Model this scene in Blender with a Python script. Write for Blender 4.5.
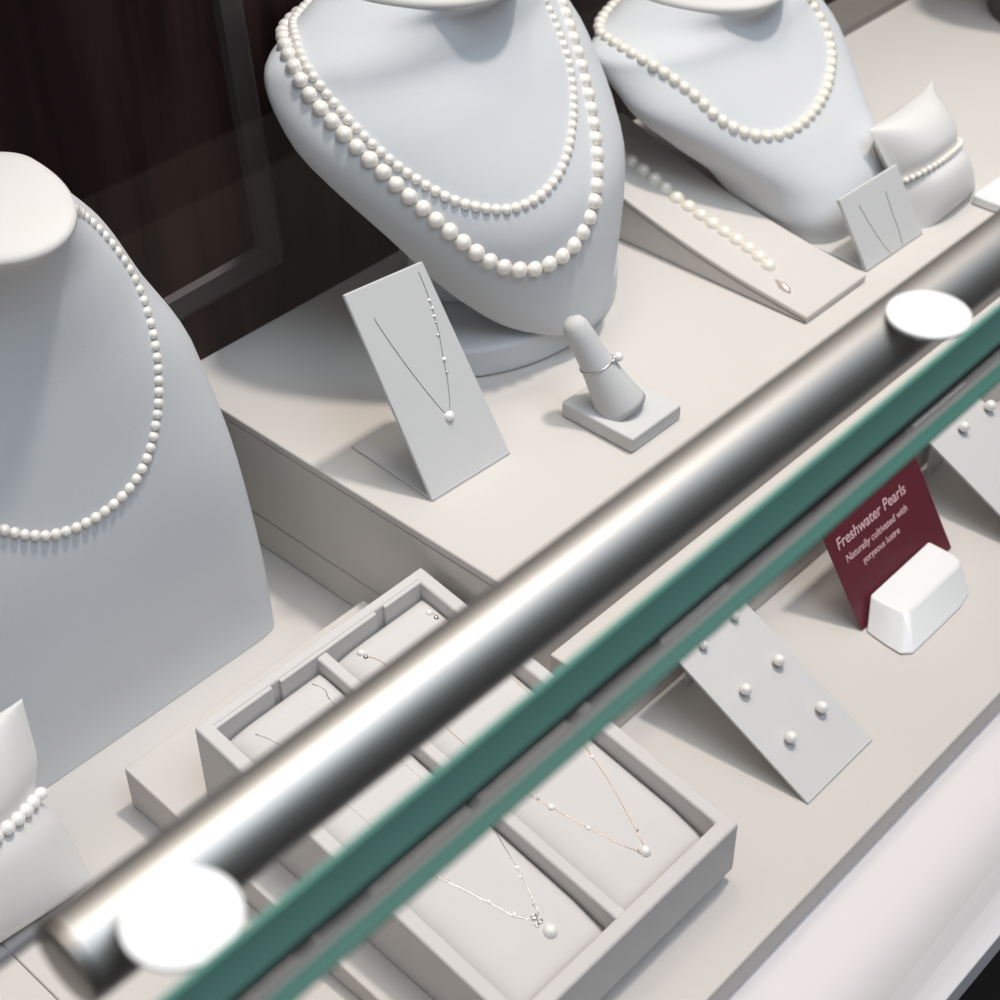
import bpy, bmesh, math, random
from mathutils import Vector, Matrix
from mathutils.bvhtree import BVHTree
random.seed(4)
for o in list(bpy.data.objects): bpy.data.objects.remove(o)
COL = bpy.context.scene.collection
SC = bpy.context.scene
# ------------------------------------------------------------ camera
CAM = Vector((0, 0, .70)); F = 1685.0
AX = Vector((.6808, -.4779, .5551)); AY = Vector((-.7324, -.4322, .5261)); AZ = Vector((-.0115, -.7647, -.6443))   # world axes in camera coordinates (right, down, forward)
cam = bpy.data.cameras.new('camera'); co = bpy.data.objects.new('camera', cam); COL.objects.link(co)
right = Vector((AX.x, AY.x, AZ.x)).normalized(); fwd = Vector((AX.z, AY.z, AZ.z)).normalized()
up = right.cross(fwd).normalized(); fwd = up.cross(right)
co.matrix_world = Matrix(((right.x, up.x, -fwd.x, CAM.x), (right.y, up.y, -fwd.y, CAM.y), (right.z, up.z, -fwd.z, CAM.z), (0, 0, 0, 1)))
cam.sensor_width = 36; cam.lens = F / 1000 * 36; cam.clip_start = .01
cam.dof.use_dof = True; cam.dof.focus_distance = .86; cam.dof.aperture_fstop = 13
SC.camera = co
SC.view_settings.view_transform = 'Standard'; SC.view_settings.look = 'None'
SC.view_settings.exposure = 0.48; SC.view_settings.gamma = 1
# ------------------------------------------------------------ world: the shop around the case
w = bpy.data.worlds.new('shop'); SC.world = w; w.use_nodes = True
nt = w.node_tree; N = nt.nodes; L = nt.links
bg = N['Background']
tc = N.new('ShaderNodeTexCoord'); sx = N.new('ShaderNodeSeparateXYZ'); L.new(tc.outputs['Generated'], sx.inputs[0])
ry = N.new('ShaderNodeMapRange'); ry.inputs['From Min'].default_value = -1; ry.inputs['From Max'].default_value = 1
L.new(sx.outputs['Y'], ry.inputs['Value'])
cr = N.new('ShaderNodeValToRGB'); e = cr.color_ramp.elements
e[0].position = 0; e[0].color = (.06, .075, .10, 1); e[1].position = 1; e[1].color = (.95, .80, .62, 1)
for p, c in ((.10, (.26, .31, .38, 1)), (.27, (.50, .56, .64, 1)), (.40, (.72, .75, .80, 1)), (.55, (1.0, .95, .87, 1)), (.75, (1.05, .93, .80, 1))):
    q = e.new(p); q.color = c
L.new(ry.outputs[0], cr.inputs[0])
rz = N.new('ShaderNodeMapRange'); rz.inputs['From Min'].default_value = .22; rz.inputs['From Max'].default_value = .92
L.new(sx.outputs['Z'], rz.inputs['Value'])
mx = N.new('ShaderNodeMix'); mx.data_type = 'RGBA'; mx.inputs['A'].default_value = (.035, .035, .04, 1)
L.new(rz.outputs[0], mx.inputs['Factor']); L.new(cr.outputs[0], mx.inputs['B']); L.new(mx.outputs['Result'], bg.inputs[0])
bg.inputs[1].default_value = .72
# ------------------------------------------------------------ lamps: shop ceiling spots and an added cool fill
def lamp(name, loc, target, size, power, col, shape='DISK'):
    l = bpy.data.lights.new(name, 'AREA'); l.shape = shape; l.size = size; l.energy = power; l.color = col
    o = bpy.data.objects.new(name, l); COL.objects.link(o); o.location = loc
    o.rotation_euler = (Vector(target) - Vector(loc)).to_track_quat('-Z', 'Y').to_euler(); return o
lamp('ceiling_spot', (1.05, .38, 2.3), (.7, .5, 0), .18, 22, (1, .91, .83))
lamp('ceiling_spot', (.75, .95, 2.3), (.6, .5, 0), .40, 5, (1, .87, .72))
lamp('cool_fill', (.60, -.65, 2.3), (.6, .5, .1), 1.6, 17, (.78, .89, 1.0))  # added unseen area lamp, a cool fill that brightens the bust fronts

# ------------------------------------------------------------ materials
def mat(name, col, rough=.5, metal=0, noise=0, nscale=60, bump=0, coat=0, spec=.5, aniso=0, sheen=0, col2=None):
    m = bpy.data.materials.new(name); m.use_nodes = True; n = m.node_tree.nodes; l = m.node_tree.links; b = n['Principled BSDF']
    b.inputs['Base Color'].default_value = (*col, 1); b.inputs['Roughness'].default_value = rough; b.inputs['Metallic'].default_value = metal
    b.inputs['Coat Weight'].default_value = coat; b.inputs['Specular IOR Level'].default_value = spec; b.inputs['Sheen Weight'].default_value = sheen
    if noise or bump:
        t = n.new('ShaderNodeTexCoord'); k = n.new('ShaderNodeTexNoise'); k.inputs['Scale'].default_value = nscale; k.inputs['Detail'].default_value = 4
        l.new(t.outputs['Object'], k.inputs['Vector'])
        if noise:
            r = n.new('ShaderNodeMix'); r.data_type = 'RGBA'
            c2 = col2 or tuple(c * (1 - noise) for c in col)
            r.inputs['A'].default_value = (*col, 1); r.inputs['B'].default_value = (*c2, 1)
            l.new(k.outputs['Fac'], r.inputs['Factor']); l.new(r.outputs['Result'], b.inputs['Base Color'])
        if bump:
            k2 = n.new('ShaderNodeTexNoise'); k2.inputs['Scale'].default_value = 900; l.new(t.outputs['Object'], k2.inputs['Vector'])
            u = n.new('ShaderNodeBump'); u.inputs['Strength'].default_value = bump; u.inputs['Distance'].default_value = .0006
            l.new(k2.outputs['Fac'], u.inputs['Height']); l.new(u.outputs[0], b.inputs['Normal'])
    return m
M = dict(
 deck=mat('deck_leatherette', (.635, .603, .575), .75, noise=.05, nscale=9, bump=.15, spec=.25),
 plinth=mat('plinth_leatherette', (.635, .602, .570), .75, noise=.04, nscale=11, bump=.15, spec=.25),
 ledge=mat('white_ledge', (.74, .71, .72), .6, noise=.04, nscale=5, spec=.3),
 bust=mat('bust_leatherette', (.665, .685, .705), .72, noise=.05, nscale=14, bump=.18, spec=.3),
 cap=mat('neck_cap_leatherette', (.72, .70, .68), .7, bump=.1, spec=.3),
 tray=mat('tray_leatherette', (.64, .62, .61), .7, noise=.04, nscale=20, bump=.15, spec=.3),
 pad=mat('pad_suede', (.67, .65, .64), .85, noise=.04, nscale=25, bump=.15, spec=.15, sheen=.2),
 card=mat('card_leatherette', (.62, .62, .62), .7, noise=.04, nscale=30, bump=.15, spec=.3),
 pillow=mat('pillow_satin', (.74, .73, .715), .5, noise=.03, nscale=20, bump=.08, spec=.4, sheen=.3),
 groove=mat('seam_groove', (.17, .155, .14), .8),
 metal=mat('brushed_steel', (.39, .385, .38), .5, 1),
 metal_end=mat('cut_steel_end', (.27, .255, .235), .45, .9),
 white=mat('white_plastic_pad', (.80, .81, .84), .35, coat=.3),
 block=mat('white_acrylic_block', (.86, .87, .88), .35, coat=.3, noise=.05, nscale=18),
 green_top=mat('green_glass_rim', (.035, .12, .09), .3, noise=1, nscale=7, col2=(.05, .14, .125)), green=mat('green_glass_edge', (.17, .40, .29), .3, noise=1, nscale=7, col2=(.20, .42, .37), coat=.2),
 seal=mat('grey_seal', (.24, .225, .21), .4), black=mat('black_gap_seal', (.006, .008, .008), .6),
 slate=mat('slate_seal', (.13, .14, .165), .4),
 burg=mat('burgundy_card', (.125, .014, .026), .42, noise=.12, nscale=25),
 ink=mat('pink_white_ink', (.72, .46, .48), .6),
 silver=mat('silver', (.62, .61, .60), .25, 1), rose=mat('rose_gold', (.56, .42, .36), .3, 1), bust_shade=mat('bust_shade_grey', (.075, .07, .072), .9), goldy=mat('pale_gold', (.70, .58, .42), .3, 1),
 floor=mat('dark_floor', (.02, .016, .015), .6, noise=.3, nscale=4),
 trim=mat('grey_trim', (.22, .20, .18), .5),
)
# dark stained wood with long faint grain
m = mat('dark_wood', (.012, .005, .0045), .5, spec=.06); n = m.node_tree.nodes; l = m.node_tree.links
t = n.new('ShaderNodeTexCoord'); mp = n.new('ShaderNodeMapping'); mp.inputs['Scale'].default_value = (30, 30, 2.2); k = n.new('ShaderNodeTexNoise'); k.inputs['Scale'].default_value = 1.6; k.inputs['Detail'].default_value = 5
l.new(t.outputs['Object'], mp.inputs[0]); l.new(mp.outputs[0], k.inputs['Vector'])
r = n.new('ShaderNodeValToRGB'); r.color_ramp.elements[0].position = .35; r.color_ramp.elements[0].color = (.012, .0065, .006, 1); r.color_ramp.elements[1].position = .8; r.color_ramp.elements[1].color = (.045, .022, .020, 1)
l.new(k.outputs['Fac'], r.inputs[0]); l.new(r.outputs[0], n['Principled BSDF'].inputs['Base Color']); M['wood'] = m
M['clasp_metal'] = mat('pinkish_silver', (.80, .70, .66), .45, .6)
M['mould'] = mat('wood_moulding', (.045, .036, .036), .45, spec=.3)
def pearl_mat(name, col, col2):
    m = mat(name, col, .26, coat=1, spec=.8, sheen=.4); n = m.node_tree.nodes; l = m.node_tree.links; b = n['Principled BSDF']
    f = n.new('ShaderNodeLayerWeight'); f.inputs[0].default_value = .35; x = n.new('ShaderNodeMix'); x.data_type = 'RGBA'
    x.inputs['A'].default_value = (*col, 1); x.inputs['B'].default_value = (*col2, 1); l.new(f.outputs['Facing'], x.inputs['Factor']); l.new(x.outputs['Result'], b.inputs['Base Color'])
    b.inputs['Subsurface Weight'].default_value = .0; return m
M['pearl'] = pearl_mat('cream_pearl', (.95, .91, .84), (.88, .78, .67)); M['pearl2'] = pearl_mat('ivory_pearl', (.95, .90, .80), (.82, .74, .58)); M['pearlw'] = pearl_mat('white_pearl', (.95, .93, .91), (.82, .78, .75))
# clear thin glass: see-through sheet with a Fresnel mirror
m = bpy.data.materials.new('clear_glass'); m.use_nodes = True; n = m.node_tree.nodes; l = m.node_tree.links; n.remove(n['Principled BSDF'])
a = n.new('ShaderNodeBsdfTransparent'); a.inputs[0].default_value = (.994, .996, .996, 1); g = n.new('ShaderNodeBsdfGlossy'); g.inputs['Roughness'].default_value = .02; lw = n.new('ShaderNodeLayerWeight'); pw = n.new('ShaderNodeMath'); pw.operation = 'POWER'; pw.inputs[1].default_value = 4; l.new(lw.outputs['Facing'], pw.inputs[0]); f = n.new('ShaderNodeMath'); f.operation = 'MULTIPLY_ADD'; f.inputs[1].default_value = .22; f.inputs[2].default_value = .004; l.new(pw.outputs[0], f.inputs[0])
x = n.new('ShaderNodeMixShader'); l.new(f.outputs[0], x.inputs[0]); l.new(a.outputs[0], x.inputs[1]); l.new(g.outputs[0], x.inputs[2]); l.new(x.outputs[0], n['Material Output'].inputs[0]); M['glass'] = m

# ------------------------------------------------------------ helpers
def ray(u, v):
    c = Vector((u - 500, v - 500, F)); return Vector((AX.dot(c), AY.dot(c), AZ.dot(c))).normalized()
def wpos(o):
    p = Vector(o.location)
    while o.parent: o = o.parent; p += o.location
    return p
def link(o, parent):
    COL.objects.link(o)
    if parent: o.parent = parent
def obj(name, bm, m, parent=None, origin=None, smooth=False, bevel=0, seg=3, kind=None):
    """bm in world coordinates -> one object whose origin is at `origin` (world)"""
    bmesh.ops.recalc_face_normals(bm, faces=bm.faces)
    if origin is None:
        if parent: origin = wpos(parent)
        else:
            xs = [v.co for v in bm.verts]; origin = Vector((sum(c.x for c in xs) / len(xs), sum(c.y for c in xs) / len(xs), min(c.z for c in xs)))
    origin = Vector(origin)
    for v in bm.verts: v.co -= origin
    me = bpy.data.meshes.new(name); bm.to_mesh(me); bm.free(); me.materials.append(M[m] if isinstance(m, str) else m)
    o = bpy.data.objects.new(name, me); link(o, parent)
    o.location = origin - (wpos(parent) if parent else Vector())
    if smooth:
        for p in me.polygons: p.use_smooth = True
    if bevel:
        b = o.modifiers.new('bevel', 'BEVEL'); b.width = bevel; b.segments = seg; b.limit_method = 'ANGLE'; b.angle_limit = .7
        for p in me.polygons: p.use_smooth = True
        b.harden_normals = True
    if kind: o['kind'] = kind
    return o
def thing(name, loc, label, cat, group=None):
    o = bpy.data.objects.new(name, None); COL.objects.link(o); o.location = loc; o.empty_display_size = .02; return tag(o, label, cat, group)
def tag(o, label, cat, group=None):
    o['label'] = label; o['category'] = cat
    if group: o['group'] = group
    return o
def box(bm, x0, x1, y0, y1, z0, z1):
    return hexa(bm, [(x0, y0, z0), (x1, y0, z0), (x1, y1, z0), (x0, y1, z0), (x0, y0, z1), (x1, y0, z1), (x1, y1, z1), (x0, y1, z1)])
def hexa(bm, p):
    v = [bm.verts.new(q) for q in p]
    for f in ((0, 3, 2, 1), (4, 5, 6, 7), (0, 1, 5, 4), (1, 2, 6, 5), (2, 3, 7, 6), (3, 0, 4, 7)): bm.faces.new([v[i] for i in f])
    return v
def bx(*a):
    bm = bmesh.new(); box(bm, *a); return bm
def tube(bm, pts, r, k=8, closed=False):
    pts = [Vector(p) for p in pts]; n = len(pts); rings = []; prev = None
    for i, p in enumerate(pts):
        if closed: d = pts[(i + 1) % n] - pts[i - 1]
        else: d = pts[min(i + 1, n - 1)] - pts[max(i - 1, 0)]
        d.normalize()
        if prev is None: prev = d.orthogonal()
        a = (prev - d * prev.dot(d)).normalized(); b = d.cross(a); prev = a
        rr = r[i] if isinstance(r, (list, tuple)) else r
        rings.append([bm.verts.new(p + (a * math.cos(2 * math.pi * j / k) + b * math.sin(2 * math.pi * j / k)) * rr) for j in range(k)])
    for i in range(n if closed else n - 1):
        A, B = rings[i], rings[(i + 1) % n]
        for j in range(k): bm.faces.new((A[j], A[(j + 1) % k], B[(j + 1) % k], B[j]))
    if not closed: bm.faces.new(rings[0][::-1]); bm.faces.new(rings[-1])
def disc(bm, c, rx, ry, z0, z1, k=48, rnd=0):
    prof = [(1 - rnd * 1.0, z0), (1, z0 + rnd * .02), (1, z1 - rnd * .02), (1 - rnd, z1)] if rnd else [(1, z0), (1, z1)]
    R = [[bm.verts.new((c[0] + rx * s * math.cos(2 * math.pi * j / k), c[1] + ry * s * math.sin(2 * math.pi * j / k), z)) for j in range(k)] for s, z in prof]
    for A, B in zip(R, R[1:]):
        for j in range(k): bm.faces.new((A[j], A[(j + 1) % k], B[(j + 1) % k], B[j]))
    bm.faces.new(R[0][::-1]); bm.faces.new(R[-1])
def grid_solid(bm, fn, nu, nv, off):
    """thick sheet: fn(u,v)->Vector front face, off = offset vector for the back"""
    A = [[bm.verts.new(fn(i / nu, j / nv)) for j in range(nv + 1)] for i in range(nu + 1)]
    B = [[bm.verts.new(fn(i / nu, j / nv) + off(i / nu, j / nv)) for j in range(nv + 1)] for i in range(nu + 1)]
    for i in range(nu):
        for j in range(nv):
            bm.faces.new((A[i][j], A[i + 1][j], A[i + 1][j + 1], A[i][j + 1])); bm.faces.new((B[i][j], B[i][j + 1], B[i + 1][j + 1], B[i + 1][j]))
    for i in range(nu):
        bm.faces.new((A[i][0], B[i][0], B[i + 1][0], A[i + 1][0])); bm.faces.new((A[i][nv], A[i + 1][nv], B[i + 1][nv], B[i][nv]))
    for j in range(nv):
        bm.faces.new((A[0][j], A[0][j + 1], B[0][j + 1], B[0][j])); bm.faces.new((A[nu][j], B[nu][j], B[nu][j + 1], A[nu][j + 1]))
def pchip(xs, ys, x):
    n = len(xs); h = [xs[i + 1] - xs[i] for i in range(n - 1)]; d = [(ys[i + 1] - ys[i]) / h[i] for i in range(n - 1)]; mm = [d[0]] + [0] * (n - 2) + [d[-1]]
    for i in range(1, n - 1):
        if d[i - 1] * d[i] > 0:
            a = 2 * h[i] + h[i - 1]; b = h[i] + 2 * h[i - 1]; mm[i] = (a + b) / (a / d[i - 1] + b / d[i])
    i = 0
    while i < n - 2 and x > xs[i + 1]: i += 1
    t = (x - xs[i]) / h[i]
    return (2*t**3-3*t**2+1)*ys[i]+(t**3-2*t**2+t)*h[i]*mm[i]+(-2*t**3+3*t**2)*ys[i+1]+(t**3-t**2)*h[i]*mm[i+1]
_pm = {}
def pearl_mesh(m):
    if m not in _pm:
        bm = bmesh.new(); bmesh.ops.create_icosphere(bm, subdivisions=3, radius=1)
        me = bpy.data.meshes.new('pearl'); bm.to_mesh(me); bm.free(); me.materials.append(M[m])
        for p in me.polygons: p.use_smooth = True
        _pm[m] = me
    return _pm[m]
def pearl(p, r, m, parent, squash=1, name='pearl'):
    o = bpy.data.objects.new(name, pearl_mesh(m)); link(o, parent); o.location = Vector(p) - wpos(parent); o.scale = (r, r, r * squash)
    o.rotation_euler = (random.uniform(-.4, .4), random.uniform(-.4, .4), random.random() * 6); return o
def spline(pts, n=24):
    P = [Vector(p) for p in pts]; out = []
    for i in range(len(P) - 1):
        a = P[max(i - 1, 0)]; b = P[i]; c = P[i + 1]; d = P[min(i + 2, len(P) - 1)]
        for k in range(n):
            t = k / n; out.append(.5 * ((2 * b) + (c - a) * t + (2 * a - 5 * b + 4 * c - d) * t * t + (3 * b - a - 3 * c + d) * t ** 3))
    out.append(P[-1]); return out
def resample(P, step):
    """points along polyline P, step = function of fraction -> spacing"""
    acc = [0]
    for a, b in zip(P, P[1:]): acc.append(acc[-1] + (b - a).length)
    T = acc[-1]; s = 0; out = []; i = 0
    while s <= T:
        while i < len(P) - 2 and acc[i + 1] < s: i += 1
        t = (s - acc[i]) / max(acc[i + 1] - acc[i], 1e-9); out.append((P[i].lerp(P[i + 1], t), s / T)); s += step(s / T)
    return out

# ============================================================ THE SETTING
bm = bx(-2, 4, -3, .158, -.95, -.93); o = obj('floor', bm, 'floor'); o['kind'] = 'structure'
wb = obj('wall_back', bx(-.5, 2.2, .722, .75, -.2, .60), 'wood', kind='structure')
# raised and recessed panel frame on the wall (a picture-frame moulding)
bm = bmesh.new()
def mould(x0, z0, x1, z1, wd):
    a = Vector((x0, 0, z0)); b = Vector((x1, 0, z1)); d = (b - a).normalized(); s = Vector((-d.z, 0, d.x)) * wd
    prof = [(-1, .722), (-.8, .7175), (.5, .7165), (.9, .719), (1, .722)]
    A = [bm.verts.new((a + s * t) + Vector((0, y, 0))) for t, y in prof]; B = [bm.verts.new((b + s * t) + Vector((0, y, 0))) for t, y in prof]
    for i in range(4): bm.faces.new((A[i], A[i + 1], B[i + 1], B[i]))
    bm.faces.new(A); bm.faces.new(B)
mould(.536, .50, .5575, .141, .0098); mould(.5625, .1445, .20, .131, .0098)
o = obj('panel_moulding', bm, 'mould', wb)
obj('trim_1', bx(1.0, 2.2, .684, .7215, .0, .104), 'trim', kind='structure')

# ============================================================ THE DISPLAY CASE
case = thing('display_case', (.7, .45, -.95), 'long white jewellery display case with pale leatherette deck and lower front ledge', 'display case')
bm = bmesh.new(); box(bm, -.4, .1892, .247, .72, -.02, 0); obj('deck_panel', bm, 'deck', case, bevel=.0012)
obj('deck_panel', bx(.1895, 2.0, .247, .7215, -.02, 0), 'deck', case, bevel=.0012)
obj('front_ledge', bx(-.4, 2.0, .168, .722, -.04, -.0203), 'ledge', case, bevel=.001)
obj('cabinet_body', bx(-.4, 2.0, .172, .7218, -.93, -.0402), 'floor', case)
# glass
gp = tag(obj('front_glass', bx(-.4, 2.0, .1724, .1768, -.0202, .3962), 'glass'), 'upright clear front glass pane whose thin green polished edge runs diagonally below the rail', 'glass pane')
bm = bmesh.new(); box(bm, -.4, 2.0, .1723, .1769, .3963, .3972); obj('polished_edge', bm, 'green_top', gp)
bm = bmesh.new(); box(bm, -.4, 2.0, .1770, .1800, .3930, .3968); obj('grey_seal', bm, 'seal', gp)
tg = tag(obj('top_glass', bx(-.4, 2.0, .1808, .720, .4012, .4176), 'glass'), 'thick clear top glass sheet with a broad green front edge resting over the steel rail', 'glass pane')
bm = bmesh.new(); hexa(bm, [(-.4, .1800, .4012), (2, .1800, .4012), (2, .1808, .4012), (-.4, .1808, .4012), (-.4, .1800, .4166), (2, .1800, .4166), (2, .1808, .4176), (-.4, .1808, .4176)]); obj('polished_edge', bm, 'green', tg)
obj('gap_seal', bx(-.4, 2.0, .1801, .1815, .3972, .4010), 'black', tg)
for g in (gp, tg):
    for q in (g, *[c for c in COL.objects if c.parent == g]):
        w0 = wpos(q)
        for v in q.data.vertices:
            if v.co.y + w0.y < .3: v.co.y += .013 * (v.co.x + w0.x - .33)
# rail
rail = thing('support_rail', (.09, .219, .376), 'round brushed steel support rail crossing the case diagonally with a cut end at lower left', 'rail')
R0, RY, RZ = .0111, .219, .3868
def cyl(bm, x0, x1, r, k=64):
    A = [[bm.verts.new((x, RY + q * math.cos(2 * math.pi * j / k), RZ + q * math.sin(2 * math.pi * j / k))) for j in range(k)] for x, q in ((x0, r * .93), (x0 + r * .05, r), (x1, r))]
    for P, Q in zip(A, A[1:]):
        for j in range(k): bm.faces.new((P[j], P[(j + 1) % k], Q[(j + 1) % k], Q[j]))
    bm.faces.new(A[0]); bm.faces.new(A[-1])
bm = bmesh.new(); cyl(bm, .0925, 2.0, R0); o = obj('steel_tube', bm, 'metal', rail, smooth=True)
mod = o.modifiers.new('edge', 'EDGE_SPLIT'); mod.split_angle = .8
bm = bmesh.new(); cyl(bm, .0905, .0925, R0 * .985); obj('end_cap', bm, 'metal_end', rail, bevel=.0003)
for x, y in ((.1112, .2012), (.4162, .2064)):
    bm = bmesh.new(); disc(bm, (x, y), .0134, .0134, .3990, .4004, 64); box(bm, x - .003, x + .003, y, .212, .391, .3991)
    obj('mounting_pad', bm, 'white', rail, bevel=.0004)
obj('cable_strip', bx(-.4, .178, .2322, .2345, .382, .384), 'slate', rail)

# ============================================================ RISER
PX0, PY0, PZ = .470, .247, .097
rs = thing('display_riser', (1.1, .48, 0), 'large pale leatherette riser block carrying the double-strand bust and ring stand', 'riser')
def slab_outline(bm, z0, z1, ins=0):
    # the riser front edge lies behind the front deck strip
    box(bm, PX0 + ins, 1.9, .437 + ins, .7215, z0, z1)
obj('lower_block', bx(PX0 + .0005, 1.9, .4445, .7214, .0002, .0255), 'plinth', rs, bevel=.0015)
obj('shadow_gap', bx(PX0 + .002, 1.9, .4460, .7214, .0255, .0270), 'groove', rs)
obj('upper_block', bx(PX0, 1.9, .4440, .7215, .0270, .0905), 'plinth', rs, bevel=.001)
obj('lid_groove', bx(PX0 + .001, 1.9, .4450, .7214, .0905, .0912), 'groove', rs)
obj('lid', bx(PX0 - .0002, 1.9, .4438, .7215, .0912, PZ), 'plinth', rs, bevel=.0012)

tag(obj('display_step', bx(.476, 1.3, .3885, .4165, .0002, .060), 'plinth', bevel=.0012), 'low pale step against the riser front, glimpsed between rail and green glass edge', 'step')
# ============================================================ BUSTS
TH = 72
def loft(K, cx, rot, nz=44, dx=0):
    bm = bmesh.new(); kt = [i / (len(K) - 1) for i in range(len(K))]; yc = sum(k[2] for k in K) / len(K); rings = []
    cr_, sr = math.cos(rot), math.sin(rot)
    for i in range(nz):
        t = i / (nz - 1); z, wd, yf, yb, nn = [pchip(kt, [k[c] for k in K], t) for c in range(5)]
        D = yb - yf; ym = yb - .3 * D; e = 2 / nn; R = []
        for j in range(TH):
            a = 2 * math.pi * j / TH; c = math.cos(a); s = math.sin(a)
            x = wd * math.copysign(abs(c) ** e, c); y = ym - .7 * D * abs(s) ** e if s < 0 else ym + .3 * D * abs(s) ** e
            R.append(bm.verts.new((x * cr_ - (y - yc) * sr + cx + dx, x * sr + (y - yc) * cr_ + yc, z)))
        rings.append(R)
    for A, B in zip(rings, rings[1:]):
        for j in range(TH): bm.faces.new((A[j], A[(j + 1) % TH], B[(j + 1) % TH], B[j]))
    bm.faces.new(rings[0][::-1]); bm.faces.new(rings[-1])
    return bm, [v.co.copy() for v in rings[-1]]
def bust(name_label, K, cx, rot, base=None, dx=0, dy=0, m='bust'):
    K = [[k[0], k[1], k[2] + dy, k[3] + dy, k[4]] for k in K]
    zb = K[0][0] if base is None else PZ
    t = thing('necklace_bust', (cx + dx, sum(k[2] for k in K) / len(K), zb), name_label, 'bust')
    bm, ring = loft(K, cx, rot, dx=dx); tree = BVHTree.FromBMesh(bm)
    o = obj('body', bm, m, t, smooth=True); md = o.modifiers.new('e', 'EDGE_SPLIT'); md.split_angle = 1.0
    # neck cap: padded disc over the neck opening
    c = sum(ring, Vector()) / len(ring); bm = bmesh.new(); prev = None
    for s, dz in ((1.0, -.003), (1.035, -.0012), (1.035, .0010), (1.0, .0028), (.90, .0040), (.6, .0046), (.25, .0048)):
        R = [bm.verts.new((c.x + (p.x - c.x) * s, c.y + (p.y - c.y) * s, c.z + dz)) for p in ring]
        if prev:
            for j in range(len(R)): bm.faces.new((prev[j], prev[(j + 1) % TH], R[(j + 1) % TH], R[j]))
        else: bm.faces.new(R[::-1])
        prev = R
    bm.faces.new(prev); obj('neck_cap', bm, 'cap', t, smooth=True)
    if base:
        bm = bmesh.new()
        for (x, y, rx, ry_, z0, z1) in base: disc(bm, (x + dx, y + dy), rx, ry_, z0, z1, 64)
        obj('base', bm, m, t, bevel=.003)
    return t, tree
KC = [[.1165,.030,.5490,.582,2.2],[.1225,.043,.5490,.598,2.2],[.145,.0650,.5510,.618,2.1],[.19,.0945,.5570,.648,2.1],[.25,.1200,.5990,.702,2.1],[.282,.1120,.6230,.724,2],[.300,.0800,.6260,.720,2],[.311,.0520,.6150,.714,2]]
KR = [[.0973,.050,.5040,.575,4],[.112,.056,.5050,.590,3.4],[.130,.062,.513,.610,2.8],[.155,.0840,.5370,.6364,2.3],[.185,.1070,.5740,.6562,2],[.208,.1070,.5980,.688,2],[.220,.0750,.6040,.696,2],[.232,.0500,.5960,.690,2]]
KL = [[.0005,.0985,.5885,.6778,16],[.06,.1030,.5930,.6825,9],[.12,.1045,.5990,.6810,5.5],[.18,.1020,.6085,.6870,3.5],[.23,.0840,.6150,.6900,2.6],[.262,.0720,.6160,.6920,2.2],[.290,.0520,.6060,.6960,2],[.301,.0445,.5950,.6980,2]]
bC, treeC = bust('tallest bust on the riser, wearing both a thin and a thick pearl strand', KC, .6628, .105, [(.660, .624, .090, .064, PZ, .118), (.662, .645, .05, .036, .118, .16)])
bR, treeR = bust('bust on the riser behind the sloped bracelet ramp, wearing a single pearl strand', KR, .9007, .011)
bL, treeL = bust('broad tall bust standing on the case deck at the left edge', KL, .3329, 0)
b4, tree4 = bust('bust cropped at the top right corner of the picture, its shade painted dark grey', KC, .6628, .105, [(.660, .624, .090, .064, PZ, .118), (.662, .645, .05, .036, .118, .16)], dx=.672, dy=-.042, m='bust_shade')  # the shade on this bust is painted into its dark grey colour

def drape(tree, px, r, n=30):
    """lay a line seen in the photograph on a surface"""
    out = []
    for p in spline([Vector((u, v, 0)) for u, v in px], n):
        hit, nor, idx, d = tree.ray_cast(CAM, ray(p.x, p.y))
        if hit is None: continue
        if nor.dot(ray(p.x, p.y)) > 0: nor = -nor
        out.append(hit + nor * r)
    return out
def around(tree, c, A, B, r, rise=.0, n=40):
    """carry the strand round the back of the neck from B to A"""
    a0 = math.atan2(B.y - c.y, B.x - c.x); a1 = math.atan2(A.y - c.y, A.x - c.x)
    while a1 < a0: a1 += 2 * math.pi
    out = []
    for i in range(1, n):
        t = i / n; a = a0 + (a1 - a0) * t; z = B.z + (A.z - B.z) * t + rise * math.sin(math.pi * t); d = Vector((math.cos(a), math.sin(a), 0))
        hit, nor, idx, ds = tree.ray_cast(Vector((c.x, c.y, z)) + d * .4, -d)
        if hit: out.append(hit + d * r)
    return out
def smooth(P, it=3):
    for _ in range(it): P = [P[0]] + [(P[i - 1] + P[i] * 2 + P[i + 1]) / 4 for i in range(1, len(P) - 1)] + [P[-1]]
    return P
def strand(name, label, cat, P, diam, m, grp=None, maxn=98, clasp=None, jitter=.03, gap=1.01, loc=None):
    t = thing(name, loc or min(P, key=lambda q: q.z), label, cat, grp)
    S = resample(P, lambda f: diam(f) * gap)[:maxn]
    for p, f in S: pearl(p, diam(f) / 2 * random.uniform(1 - jitter, 1 + jitter), m, t, random.uniform(.95, 1.0))
    bm = bmesh.new(); tube(bm, [p for p, f in S], .0004, 6); obj('thread', bm, 'silver', t, smooth=True)
    return t
def bell(f, lo, hi, c=.5, wd=.3): return lo + (hi - lo) * math.exp(-((f - c) / wd) ** 2)
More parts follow.
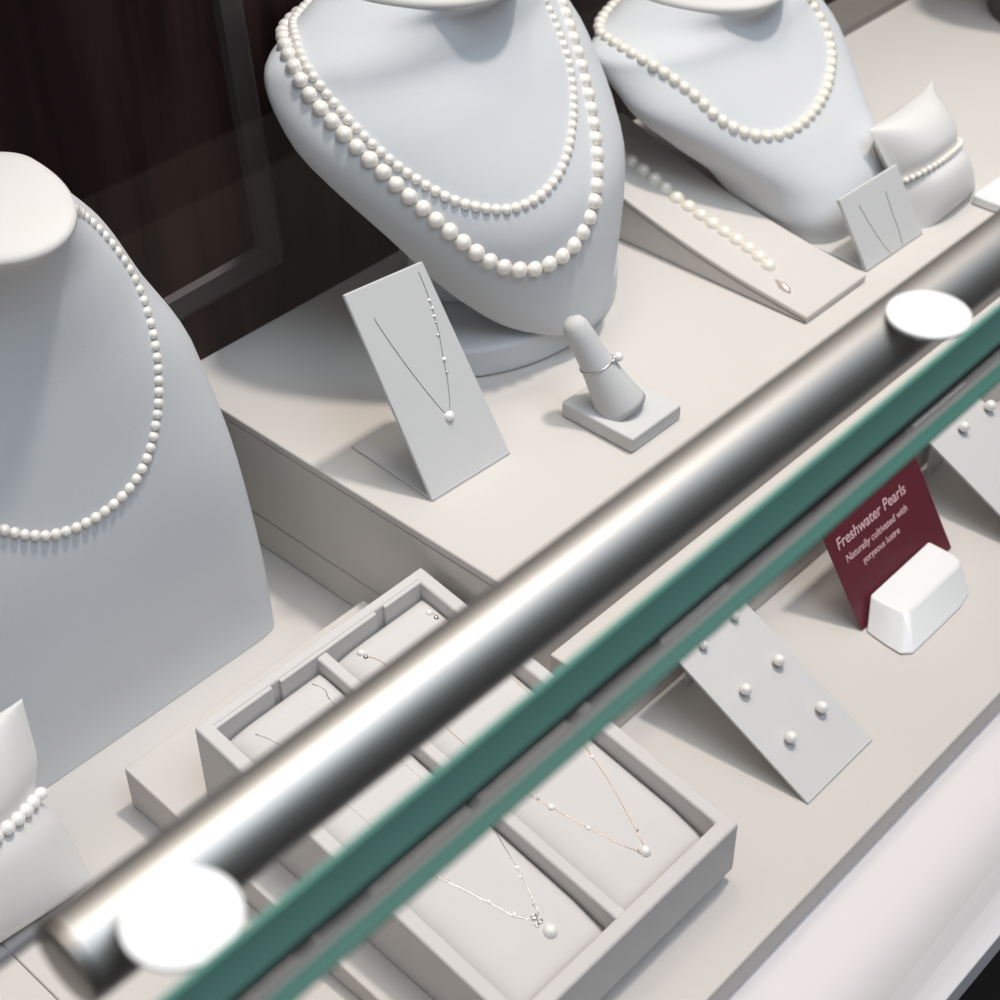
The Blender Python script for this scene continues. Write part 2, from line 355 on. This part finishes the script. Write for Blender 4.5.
# centre bust: thick outer strand, graduated
P = drape(treeC, [(292, -14), (283, 5), (282, 30), (290, 58), (310, 95), (345, 135), (383, 172), (420, 206), (455, 236), (488, 260), (515, 269), (540, 267), (565, 253), (583, 230), (594, 200), (597, 165), (594, 130), (587, 90), (577, 50), (566, 15), (558, -8)], .0042)
strand('pearl_necklace', 'thick graduated pearl strand, the outer and longer one on the tallest riser bust', 'necklace', smooth(around(treeC, Vector((.66, .66, 0)), P[0], P[-1], .0044, .004)[-8:] + P + around(treeC, Vector((.66, .66, 0)), P[0], P[-1], .0044, .004)[:12]), lambda f: bell(f, .0082, .0102, .45, .35), 'pearl')
P = drape(treeC, [(300, -12), (293, 8), (294, 32), (304, 62), (325, 92), (355, 127), (390, 160), (425, 185), (458, 202), (490, 209), (515, 208), (540, 196), (558, 175), (568, 150), (573, 120), (573, 90), (568, 60), (558, 30), (545, 0), (538, -14)], .0028)
strand('pearl_necklace', 'thin even pearl strand, the inner and shorter one on the tallest riser bust', 'necklace', smooth(around(treeC, Vector((.66, .66, 0)), P[0], P[-1], .003, .006)[-8:] + P + around(treeC, Vector((.66, .66, 0)), P[0], P[-1], .003, .006)[:8]), lambda f: bell(f, .0056, .0063), 'pearl')
# right bust strand
P = drape(treeR, [(600, 33), (622, 48), (645, 61), (670, 77), (695, 96), (716, 116), (738, 130), (762, 136), (786, 133), (808, 118), (824, 95), (831, 68), (830, 42), (820, 18), (806, -4), (800, -12)], .0033)
strand('pearl_necklace', 'single ivory pearl strand on the bust behind the bracelet ramp', 'necklace', smooth(around(treeR, Vector((.9, .65, 0)), P[0], P[-1], .0042, .004)[-8:] + P), lambda f: .0082, 'pearl2')
# left bust strand
P = drape(treeL, [(-30, 505), (-12, 522), (5, 530), (30, 535), (55, 534), (85, 523), (112, 505), (135, 480), (150, 448), (157, 412), (158, 375), (153, 335), (143, 300), (129, 270), (112, 245), (95, 226), (80, 213), (70, 207)], .0026)
strand('pearl_necklace', 'long thin pearl strand on the broad bust at the left edge', 'necklace', smooth(P), lambda f: .0059, 'pearl')

# ============================================================ SLOPED TRAY ON ITS RAMP
bm = bmesh.new(); hexa(bm, [(.287, .30, .0003), (.459, .30, .0003), (.459, .545, .0003), (.287, .545, .0003), (.287, .30, .009), (.459, .30, .009), (.459, .545, .030), (.287, .545, .030)])
tag(obj('tray_ramp', bm, 'deck', bevel=.0012), 'low wedge-shaped leatherette ramp under the two-compartment tray', 'ramp')
TX0, TX1, TY0, TY1 = .305, .464, .281, .500
ztop = lambda y: .0432 + .168 * (y - .28)
zbot = lambda y: .0078 + .0857 * (y - .30) + .0015 if y > .3 else .0093 - (.3 - y) * .2
zbot = lambda y: .0093 + .0857 * (y - .30)
tray = thing('necklace_tray', (.385, .39, .012), 'white leatherette tray with two compartments, tilted forward beneath the steel rail', 'tray')
def tb(x0, x1, y0, y1, tz=0, bz=None):
    f = (lambda y: zbot(y)) if bz is None else (lambda y: ztop(y) + bz)
    bm = bmesh.new(); hexa(bm, [(x0, y0, f(y0)), (x1, y0, f(y0)), (x1, y1, f(y1)), (x0, y1, f(y1)), (x0, y0, ztop(y0) + tz), (x1, y0, ztop(y0) + tz), (x1, y1, ztop(y1) + tz), (x0, y1, ztop(y1) + tz)]); return bm
WT = .0085; XM = .3835
def tbox(bm, x0, x1, y0, y1, tz=0, bz=None):
    f = (lambda y: zbot(y)) if bz is None else (lambda y: ztop(y) + bz)
    hexa(bm, [(x0, y0, f(y0)), (x1, y0, f(y0)), (x1, y1, f(y1)), (x0, y1, f(y1)), (x0, y0, ztop(y0) + tz), (x1, y0, ztop(y0) + tz), (x1, y1, ztop(y1) + tz), (x0, y1, ztop(y1) + tz)])
# outer frame as one ring mesh
bm = bmesh.new()
def ringpts(x0, x1, y0, y1, fz): return [bm.verts.new((x, y, fz(y))) for x, y in ((x0, y0), (x1, y0), (x1, y1), (x0, y1))]
o0 = ringpts(TX0, TX1, TY0, TY1, zbot); o1 = ringpts(TX0, TX1, TY0, TY1, ztop)
i1 = ringpts(TX0 + WT, TX1 - WT, TY0 + WT, TY1 - .0058, ztop); i0 = ringpts(TX0 + WT, TX1 - WT, TY0 + WT, TY1 - .0058, lambda y: max(ztop(y) - .024, zbot(y) + .003))
for A, B in ((o0, o1), (o1, i1), (i1, i0)):
    for j in range(4): bm.faces.new((A[j], A[(j + 1) % 4], B[(j + 1) % 4], B[j]))
bm.faces.new(o0[::-1]); bm.faces.new(i0)
obj('frame', bm, 'tray', tray, bevel=.0016)
obj('divider', tb(XM - .0035, XM + .0035, TY0 + WT - .001, TY1 - .0062, -.0018, -.0235), 'tray', tray, bevel=.0015)
# inner liner strip of the back wall with two finger notches
bm = bmesh.new()
for x0, x1 in ((TX0 + .007, .3500), (.3555, .4230), (.4290, TX1 - .007)): tbox(bm, x0, x1, TY1 - .0078, TY1 - .0055, -.0002, -.0235)
obj('liner', bm, 'tray', tray, bevel=.0008)
# the two cushioned inserts: things you can lift out
pads = []
for k, (x0, x1, lab) in enumerate(((TX0 + WT + .0012, XM - .0047, 'left padded insert of the tray, wrapped by the silver pendant necklace'), (XM + .0047, TX1 - WT - .0012, 'right padded insert of the tray, wrapped by the rose gold pendant necklace'))):
    y0, y1 = TY0 + WT + .0012, .4900
    def fn(u, v, x0=x0, x1=x1, y0=y0, y1=y1):
        x = x0 + (x1 - x0) * u; y = y0 + (y1 - y0) * v
        s = (1 - abs(2 * u - 1) ** 7) * (1 - abs(2 * v - 1) ** 26)
        drop = max(0, (.35 - u) / .35) ** 2 * .002 + max(0, (.12 - v) / .12) * .003 + max(0, (v - .97) / .03) * .0008
        return Vector((x, y, ztop(y) - .0078 + .0042 * v - .006 * (1 - s) - drop))
    bm = bmesh.new(); grid_solid(bm, fn, 18, 50, lambda u, v, y0=y0, y1=y1: Vector((0, 0, -.004)))
    tree = BVHTree.FromBMesh(bm); o = tag(obj('tray_cushion', bm, 'pad', smooth=True), lab, 'cushion', ); pads.append((o, tree))
def on(tree, u, v, r=.0008):
    hit, nor, i, d = tree.ray_cast(CAM, ray(u, v))
    if hit is None: return None
    if nor.z < 0: nor = -nor
    return hit + nor * r
def chain(bm, P, r=.00042):
    """fine link chain: a thin cord with tiny thicker links"""
    S = [p for p, f in resample(P, lambda f: .0011)]
    tube(bm, S, [r * (1.35 if i % 2 else .7) for i in range(len(S))], 6)
def pendant(name, label, tree, legs, m, stations, pend, pr, pm, r=.0003, extra=None, cat='necklace'):
    t = thing(name, on(tree, *pend, r=pr), label, cat)
    bm = bmesh.new(); L_ = []
    for leg in legs:
        P = []
        for q in spline([Vector((u, v, 0)) for u, v in leg], 16):
            h = on(tree, q.x, q.y, r)
            if h: P.append(h)
        L_.append(P); chain(bm, P, r)
    obj('chain', bm, m, t, smooth=True)
    for u, v, s in stations:
        h = on(tree, u, v, s * .7)
        if h: pearl(h, s, 'silver' if pm == 'pearlw' and s < .0011 else 'pearlw', t, .8, 'bead')
    pearl(on(tree, *pend, r=pr), pr, pm, t)
    if extra: extra(t)
    return t
tR = pads[1][1]; tL = pads[0][1]
def bail(px, s, m):
    def f(t):
        for (u, v), q in zip(px, s):
            h = on(f.tree, u, v, q * .6); bm = bmesh.new(); c = h
            tube(bm, [c + Vector((q * math.cos(a), q * math.sin(a), q * .25)) for a in [i * math.pi / 8 for i in range(16)]], q * .35, 6, True); obj('jump_ring', bm, m, t, smooth=True)
    return f
fr = bail([(640, 851)], [.0011], 'rose'); fr.tree = tR
pendant('pendant_necklace', 'rose gold pearl pendant necklace with small stations lying in the right tray compartment', tR,
        [[(365, 656), (385, 664), (420, 700), (460, 740), (520, 788), (551, 807), (590, 829), (620, 844), (642, 853)], [(430, 611), (452, 628), (500, 668), (545, 708), (579, 740), (593, 758), (610, 783), (628, 815), (644, 846)]], 'rose',
        [(551, 807, .0019), (588, 828, .0014), (538, 799, .001), (592, 757, .0014), (637, 830, .0009)], (645, 851), .0031, 'pearlw', extra=fr)
fl = bail([(534, 917), (540, 921), (537, 925)], [.0014, .0011, .0009], 'silver'); fl.tree = tL
pendant('pendant_necklace', 'silver pearl pendant necklace with cluster bail lying in the left tray compartment', tL,
        [[(255, 734), (275, 742), (300, 760), (360, 815), (431, 872), (460, 888), (489, 903), (514, 916), (534, 920)], [(312, 684), (325, 690), (335, 705), (400, 760), (450, 800), (489, 826), (505, 848), (518, 869), (530, 893), (539, 915)]], 'silver',
        [(489, 902, .0013), (514, 915, .0015), (517, 868, .0014), (520, 877, .0011), (447, 881, .0008), (534, 905, .0008)], (550, 931), .0037, 'pearlw', extra=fl)
# two pearl ear studs resting at the back end of the right insert
for (a, b), lab in ((((429, 613), (436, 618)), 'pair of tiny pearl studs at the far right back corner of the tray insert'), (((361, 653), (366, 657)), 'pair of tiny pearl studs at the back left corner of the right tray insert')):
    h = on(tR, *a, r=.0018)
    if h:
        t = thing('pearl_clasp', h, lab, 'clasp'); pearl(h, .0021, 'pearlw', t)
        h2 = on(tR, *b, r=.0014)
        if h2: pearl(h2, .0015, 'silver', t, name='bead')

# ============================================================ L-SHAPED PENDANT STAND
def plate(p0, p1, p2, p3, th, inward):
    """thick plate from four corners (bl, br, tr, tl)"""
    P = [Vector(p) for p in (p0, p1, p2, p3)]; nrm = (P[1] - P[0]).cross(P[3] - P[0]).normalized() * th
    if nrm.dot(Vector(inward)) < 0: nrm = -nrm
    bm = bmesh.new(); hexa(bm, P[:4] + [p + nrm for p in P]); return bm
def surf(bm): return BVHTree.FromBMesh(bm)
st = thing('pendant_stand', (.523, .55, PZ), 'tall leaning leatherette pendant stand beside the tallest bust, near the riser edge', 'stand')
bm = plate((.493, .5185, .0975), (.5535, .5155, .0975), (.5520, .5795, .2005), (.4935, .5800, .2065), .0026, (0, 1, 0)); tS = surf(bm); obj('front_plate', bm, 'card', st, bevel=.0008)
bm = bmesh.new(); hexa(bm, [(.493, .519, PZ + .0002), (.5535, .516, PZ + .0002), (.5555, .585, PZ + .0002), (.496, .588, PZ + .0002), (.493, .519, PZ + .002), (.5535, .516, PZ + .002), (.5555, .585, PZ + .002), (.496, .588, PZ + .002)]); obj('foot_plate', bm, 'card', st, bevel=.0005)
fs = bail([(447, 411)], [.0010], 'silver'); fs.tree = tS
pendant('pendant_necklace', 'fine silver chain with one small pearl hanging on the tall leaning stand', tS,
        [[(374, 317), (378, 325), (400, 357), (425, 390), (446, 415)], [(418, 271), (424, 285), (431, 305), (438, 330), (443, 357), (448, 385), (450, 412)]], 'silver',
        [(429, 300, .0011), (432, 308, .0011), (434, 316, .0011), (436, 322, .0009), (438, 335, .001), (444, 359, .0014), (447, 372, .0009)], (449, 416), .0031, 'pearlw', r=.0003, extra=fs)

# small stand with grooved card, right
s2 = thing('pendant_stand', (.885, .50, PZ), 'short leaning leatherette stand in front of the bracelet cushion on the riser', 'stand')
bm = plate((.852, .4712, .0978), (.918, .4700, .0978), (.9155, .4968, .1415), (.8485, .4975, .1430), .003, (0, 1, 0)); tS2 = surf(bm); obj('front_plate', bm, 'card', s2, bevel=.0008)
bm = bmesh.new(); box(bm, .853, .9175, .4725, .520, PZ + .0002, PZ + .002); obj('foot_plate', bm, 'card', s2, bevel=.0005)
t = thing('chain_necklace', (.88, .48, .11), 'two faint silver chain lines running down the short leaning stand', 'necklace')
bm = bmesh.new()
for leg in ([(858, 204), (872, 228), (886, 248), (905, 268)], [(885, 190), (892, 212), (900, 235), (906, 262)]):
    chain(bm, [h for h in (on(tS2, q.x, q.y, .0003) for q in spline([Vector((*p, 0)) for p in leg], 12)) if h], .0003)
obj('chain', bm, 'silver', t, smooth=True)

# ============================================================ RING STAND
rg = thing('ring_stand', (.622, .493, PZ), 'small leatherette finger-shaped ring stand on a square foot', 'ring stand')
bm = bmesh.new(); box(bm, .6000, .6450, .4640, .5180, PZ + .0002, PZ + .0105); obj('foot', bm, 'card', rg, bevel=.0014)
f0, f1 = Vector((.6205, .4890, PZ + .0095)), Vector((.6070, .5180, .1625)); bm = bmesh.new(); ax = (f1 - f0)
prof = [(0, .0155), (.06, .0150), (.18, .0134), (.38, .0110), (.6, .0090), (.8, .0084), (.92, .0076), (.975, .0058), (1, .0030)]
tube(bm, [f0 + ax * a for a, b in prof], [b for a, b in prof], 40); tF = surf(bm); obj('finger', bm, 'card', rg, smooth=True)
rc = f0 + ax * .50; zd = ax.normalized(); a1 = zd.orthogonal().normalized(); b1 = zd.cross(a1)
tilt = Vector((0, 0, 1)).lerp(zd, .75).normalized(); a1 = tilt.cross(Vector((1, 0, 0))).normalized(); b1 = tilt.cross(a1)
rr = thing('pearl_ring', rc, 'thin silver ring with one pearl worn on the finger-shaped stand', 'ring')
bm = bmesh.new(); RR = .0101; tube(bm, [rc + a1 * RR * math.cos(i * math.pi / 24) + b1 * RR * math.sin(i * math.pi / 24) for i in range(48)], .00055, 8, True); obj('band', bm, 'silver', rr, smooth=True)
rdir = (Vector((.35, -.95, .0)) - tilt * tilt.dot(Vector((.35, -.95, 0)))).normalized()
rdir = (Vector((.62, -.78, .0)) - tilt * tilt.dot(Vector((.62, -.78, 0)))).normalized()
pearl(rc + rdir * (RR + .0034), .0029, 'pearlw', rr)
bm = bmesh.new(); tube(bm, [rc + rdir * RR, rc + rdir * (RR + .0015)], [.0012, .0022], 12); obj('setting', bm, 'silver', rr, smooth=True)
ld = (Vector((-.1, -1, 0)) - tilt * tilt.dot(Vector((-.1, -1, 0)))).normalized()
for q in (.75, 1.0): 
    d2 = rdir.lerp(ld, .38 * q).normalized(); pearl(rc + d2 * (RR + .0008), .0013, 'silver', rr, name='side_stone')

# ============================================================ CURVED BRACELET RAMP
br = thing('bracelet_ramp', (.808, .57, PZ), 'low curved leatherette ramp holding the thick pearl bracelet between the two riser busts', 'ramp')
ys = [.466, .487, .52, .552, .58, .613, .65, .675]; zs = [.1025, .1050, .1090, .1145, .1205, .1290, .1400, .1475]
ysr = [0, 0]
bm = bmesh.new(); secs = []
for i in range(33):
    y = .466 + (.675 - .466) * i / 32; z = pchip(ys, zs, y)
    secs.append([bm.verts.new(p) for p in ((.775, y, PZ + .0003), (.842, y, PZ + .0003), (.842, y, z), (.775, y, z))])
for A, B in zip(secs, secs[1:]):
    for j in range(4): bm.faces.new((A[j], A[(j + 1) % 4], B[(j + 1) % 4], B[j]))
bm.faces.new(secs[0][::-1]); bm.faces.new(secs[-1]); tB = surf(bm); obj('wedge_body', bm, 'plinth', br, bevel=.0012)
bm = bmesh.new()
for i in range(33):
    y = .4665 + (.675 - .4665) * i / 32; z = pchip(ys, zs, y) - .0032
    if i: 
        v = [bm.verts.new(p) for p in ((.7746, y, z), (.7746, y, z - .0006), (.7746, py, pz - .0006), (.7746, py, pz))]; w_ = [bm.verts.new(q.co + Vector((.0008, 0, 0))) for q in v]
        bm.faces.new(v); bm.faces.new(w_[::-1])
        for j in range(4): bm.faces.new((v[j], w_[j], w_[(j + 1) % 4], v[(j + 1) % 4]))
    py, pz = y, z
obj('edge_seam', bm, 'groove', br)
P = [h for h in (on(tB, q.x, q.y, .0050) for q in spline([Vector((*p, 0)) for p in ((606, 146), (628, 160), (652, 178), (676, 198), (701, 216), (727, 234), (753, 252), (776, 274))], 20)) if h]
t = strand('pearl_bracelet', 'thick ivory pearl bracelet laid straight down the curved ramp', 'bracelet', P, lambda f: bell(f, .0096, .0110, .35, .7), 'pearl2', gap=.98)
bm = bmesh.new(); c = on(tB, 783, 287, .0022); d = (P[-1] - P[-20]).normalized(); c2 = d.cross(Vector((0, 0, 1))).normalized()
tube(bm, [c - d * .008, c - d * .0045, c - d * .001, c + d * .004, c + d * .0075], [.0008, .0016, .0032, .0028, .0008], 14); obj('clasp', bm, 'clasp_metal', t, smooth=True)

# ============================================================ CUSHIONS WITH BRACELETS
def cushion(label, c, wd, ht, th, lean, yaw, pinch=.12, axis_tilt=0, blabel='', diam=.005, n=26, m='pearlw', bz=.0, arc=(0, 1)):
    c = Vector(c); ex = Vector((math.cos(yaw), math.sin(yaw), 0)); bk = Vector((-math.sin(yaw), math.cos(yaw), 0)); ey = (Vector((0, 0, 1)) * math.cos(lean) + bk * math.sin(lean)); ez = ex.cross(ey)
    if axis_tilt:
        q = Matrix.Rotation(axis_tilt, 3, ez); ex = q @ ex; ey = q @ ey
    def prof(s):   # s -1..1 along the height: half width
        pin = 1 - pinch * math.exp(-(((s - bz) / .22) ** 2)); return pin
    bm = bmesh.new(); K = 40; N_ = 40; rings = []
    for i in range(N_ + 1):
        s = -1 + 2 * i / N_; env = max(0, 1 - abs(s) ** 3.2); t_ = th / 2 * (env ** .6) * (1 - .22 * math.exp(-(((s - bz) / .16) ** 2))) + .0012
        hw = wd / 2 * prof(s) * (1 + .07 * abs(s) ** 2) ; yy = ht / 2 * s
        R = []
        for j in range(K):
            a = 2 * math.pi * j / K; cx_ = math.cos(a); sx_ = math.sin(a)
            xx = math.copysign(abs(cx_) ** .75, cx_) * hw; zz = sx_ * t_ * max(.12, (1 - abs(cx_) ** 3))
            R.append(bm.verts.new(c + ex * xx + ey * (yy * (1 + .05 * abs(cx_) ** 3)) + ez * zz))
        rings.append(R)
    for A, B in zip(rings, rings[1:]):
        for j in range(K): bm.faces.new((A[j], A[(j + 1) % K], B[(j + 1) % K], B[j]))
    bm.faces.new(rings[0][::-1]); bm.faces.new(rings[-1]); tr = surf(bm)
    o = tag(obj('bracelet_cushion', bm, 'pillow', smooth=True), label, 'cushion')
    P = []
    for k in range(n * 3 + 1):
        a = math.pi * (arc[0] + (arc[1] - arc[0]) * k / (n * 3)); d = (ex * math.cos(a) + ez * math.sin(a) * .45).normalized()
        h, nr, i, dd = tr.ray_cast(c + ey * (ht / 2 * bz) + d * .3, -d)
        if h: P.append(h + d * diam * .45)
    return o, P
o, P = cushion('white satin cushion holding a small pearl bracelet at the lower left, against the broad bust', (.187, .5430, .0520), .114, .104, .036, math.radians(24), math.radians(0), pinch=.13, bz=.10, axis_tilt=-.08)
strand('pearl_bracelet', 'small white pearl bracelet around the cushion at the lower left', 'bracelet', smooth(P), lambda f: .0074, 'pearlw', maxn=26)
o, P = cushion('cream satin cushion with a thin bracelet standing at right behind the short stand', (.957, .498, .1270), .078, .080, .044, math.radians(34), math.radians(0), pinch=.06, bz=-.02, axis_tilt=.06)
strand('pearl_bracelet', 'thin cream pearl bracelet around the cushion on the riser', 'bracelet', smooth(P), lambda f: .0042, 'pearl', maxn=40)
# small white block at the right edge
bm = bx(.974, 1.05, .440, .467, PZ + .0002, PZ + .008); tag(obj('display_block', bm, 'block', bevel=.002), 'low white display block just behind the rail at the right edge', 'display block')

# ============================================================ EARRING CARDS
def earcard(label, dx, studs):
    t = thing('earring_card', (.56 + dx, .33, .0), label, 'earring card')
    X0, X1, Y0, Y1, sl = .529 + dx, .590 + dx, .280, .3860, .50
    P = [Vector((X0, Y0, .0012)), Vector((X1, Y0, .0012)), Vector((X1, Y1, .0012 + sl * (Y1 - Y0))), Vector((X0, Y1, .0012 + sl * (Y1 - Y0)))]
    bm = plate(*P, .0018, (0, 0, -1)); tr = surf(bm); obj('card', bm, 'card', t, bevel=.0003)
    bm = plate((X0 + .024, Y1 - .004, .0008), (X1 - .018, Y1 - .004, .0008), (X1 - .018, Y1 - .003, .046), (X0 + .024, Y1 - .003, .046), .0015, (0, -1, 0)); obj('easel_leg', bm, 'card', t)
    nrm = (P[1] - P[0]).cross(P[3] - P[0]).normalized()
    for i, (h, r, lab) in enumerate(studs(tr)):
        s = thing('pearl_stud_earring', h, lab, 'earring', None)
        pearl(h + nrm * r * 1.15, r, 'pearlw', s)
        bm = bmesh.new(); tube(bm, [h + nrm * .0001, h + nrm * r * .45], [r * .35, r * .6], 12); obj('post_cup', bm, 'silver', s, smooth=True)
    return t
def studs1(tr):
    L_ = [((702, 647), .0026, 'smaller pearl stud, left of the pair nearest the glass edge on the near card'), ((733, 618), .0027, 'smaller pearl stud, right of the pair nearest the glass edge on the near card'),
          ((743, 692), .0034, 'pearl stud, left of the middle pair on the near card'), ((776, 663), .0035, 'pearl stud, right of the middle pair on the near card'),
          ((788, 740), .0034, 'pearl stud, left of the front pair on the near card'), ((819, 710), .0035, 'pearl stud, right of the front pair on the near card')]
    return [(on(tr, *p, r=0), r, lab) for p, r, lab in L_]
earcard('sloping pale earring card with six pearl studs in front of the burgundy sign', 0, studs1)
def studs2(tr):
    L_ = [((961, 430), .0036, 'pearl stud, left one on the card at the right edge'), ((987, 409), .0037, 'pearl stud, right one on the card at the right edge')]
    return [(on(tr, *p, r=0), r, lab) for p, r, lab in L_]
earcard('sloping pale earring card cropped by the right edge, two pearl studs showing', .254, studs2)

# ============================================================ BURGUNDY SIGN
sg = thing('sign', (.70, .33, .0), 'burgundy sign reading Freshwater Pearls, leaning in a white block holder', 'sign')
B0, B1 = Vector((.658, .332, .0010)), Vector((.7565, .332, .0010)); upd = Vector((-.05, .6, 1)).normalized(); HS = .088
bm = plate(B0, B1, B1 + upd * HS, B0 + upd * HS, .0009, (0, 1, 0)); tG = surf(bm); obj('card', bm, 'burg', sg)
nrm = Vector((0, -1, .6)).normalized()
def txt(s, px, size, width):
    p = on(tG, *px, r=0); cu = bpy.data.curves.new('lettering', 'FONT'); cu.body = s; cu.size = size; cu.extrude = .00004; cu.offset = size * .012; cu.shear = .12
    tmp = bpy.data.objects.new('lettering', cu); COL.objects.link(tmp); bpy.context.view_layer.update()
    me = bpy.data.meshes.new_from_object(tmp.evaluated_get(bpy.context.evaluated_depsgraph_get())); bpy.data.objects.remove(tmp)
    me.materials.clear(); me.materials.append(M['ink']); o = bpy.data.objects.new('lettering', me); link(o, sg)
    k = width / (max(v.co.x for v in me.vertices) - min(v.co.x for v in me.vertices))
    p = p + nrm * .0003; R_ = Matrix(((1, 0, 0), (0, upd.y, nrm.y), (0, upd.z, nrm.z))).to_4x4()
    o.matrix_local = Matrix.Translation(p - wpos(sg)) @ R_ @ Matrix.Diagonal((k, min(k, 1.3), 1, 1))
txt('Freshwater Pearls', (838, 551), .0098, .0715); txt('Naturally cultivated with', (847, 563), .0052, .0640); txt('gorgeous lustre', (864, 564), .0052, .0385)
# holder
bm = bmesh.new()
pl = [(.6585, .3300), (.6560, .3150), (.6555, .3040), (.6610, .2990), (.7130, .2990), (.7290, .3020), (.7400, .3150), (.7400, .3380)]
tp = [(.6720, .3385), (.6715, .3290), (.6725, .3170), (.6765, .3130), (.7290, .3130), (.7345, .3150), (.7365, .3210), (.7365, .3385)]
A = [bm.verts.new((x, y, .0004)) for x, y in pl]; B = [bm.verts.new((x, y, .0160)) for x, y in tp]
for j in range(8): bm.faces.new((A[j], A[(j + 1) % 8], B[(j + 1) % 8], B[j]))
bm.faces.new(A[::-1]); bm.faces.new(B)
tag(obj('sign_holder', bm, 'block', bevel=.0042, seg=5), 'rounded white block holding the burgundy sign upright on the deck', 'sign holder')

# repeats of one kind belong together
GROUPS = {'earring': 'pearl studs on the earring cards', 'bust': 'necklace busts along the back', 'earring card': 'sloping earring cards on the front deck', 'bracelet': 'pearl bracelets on display', 'stand': 'leaning pendant stands on the riser', 'glass pane': 'glass panes of the case'}
for o in COL.objects:
    if o.parent is None and o.get('category') in GROUPS: o['group'] = GROUPS[o['category']]
for o in COL.objects:
    if o.parent is None and o.get('category') == 'necklace' and o.name.startswith('pearl_necklace'): o['group'] = 'pearl strands on the busts'
    if o.parent is None and o.name.startswith('tray_cushion'): o['group'] = 'padded inserts of the tray'
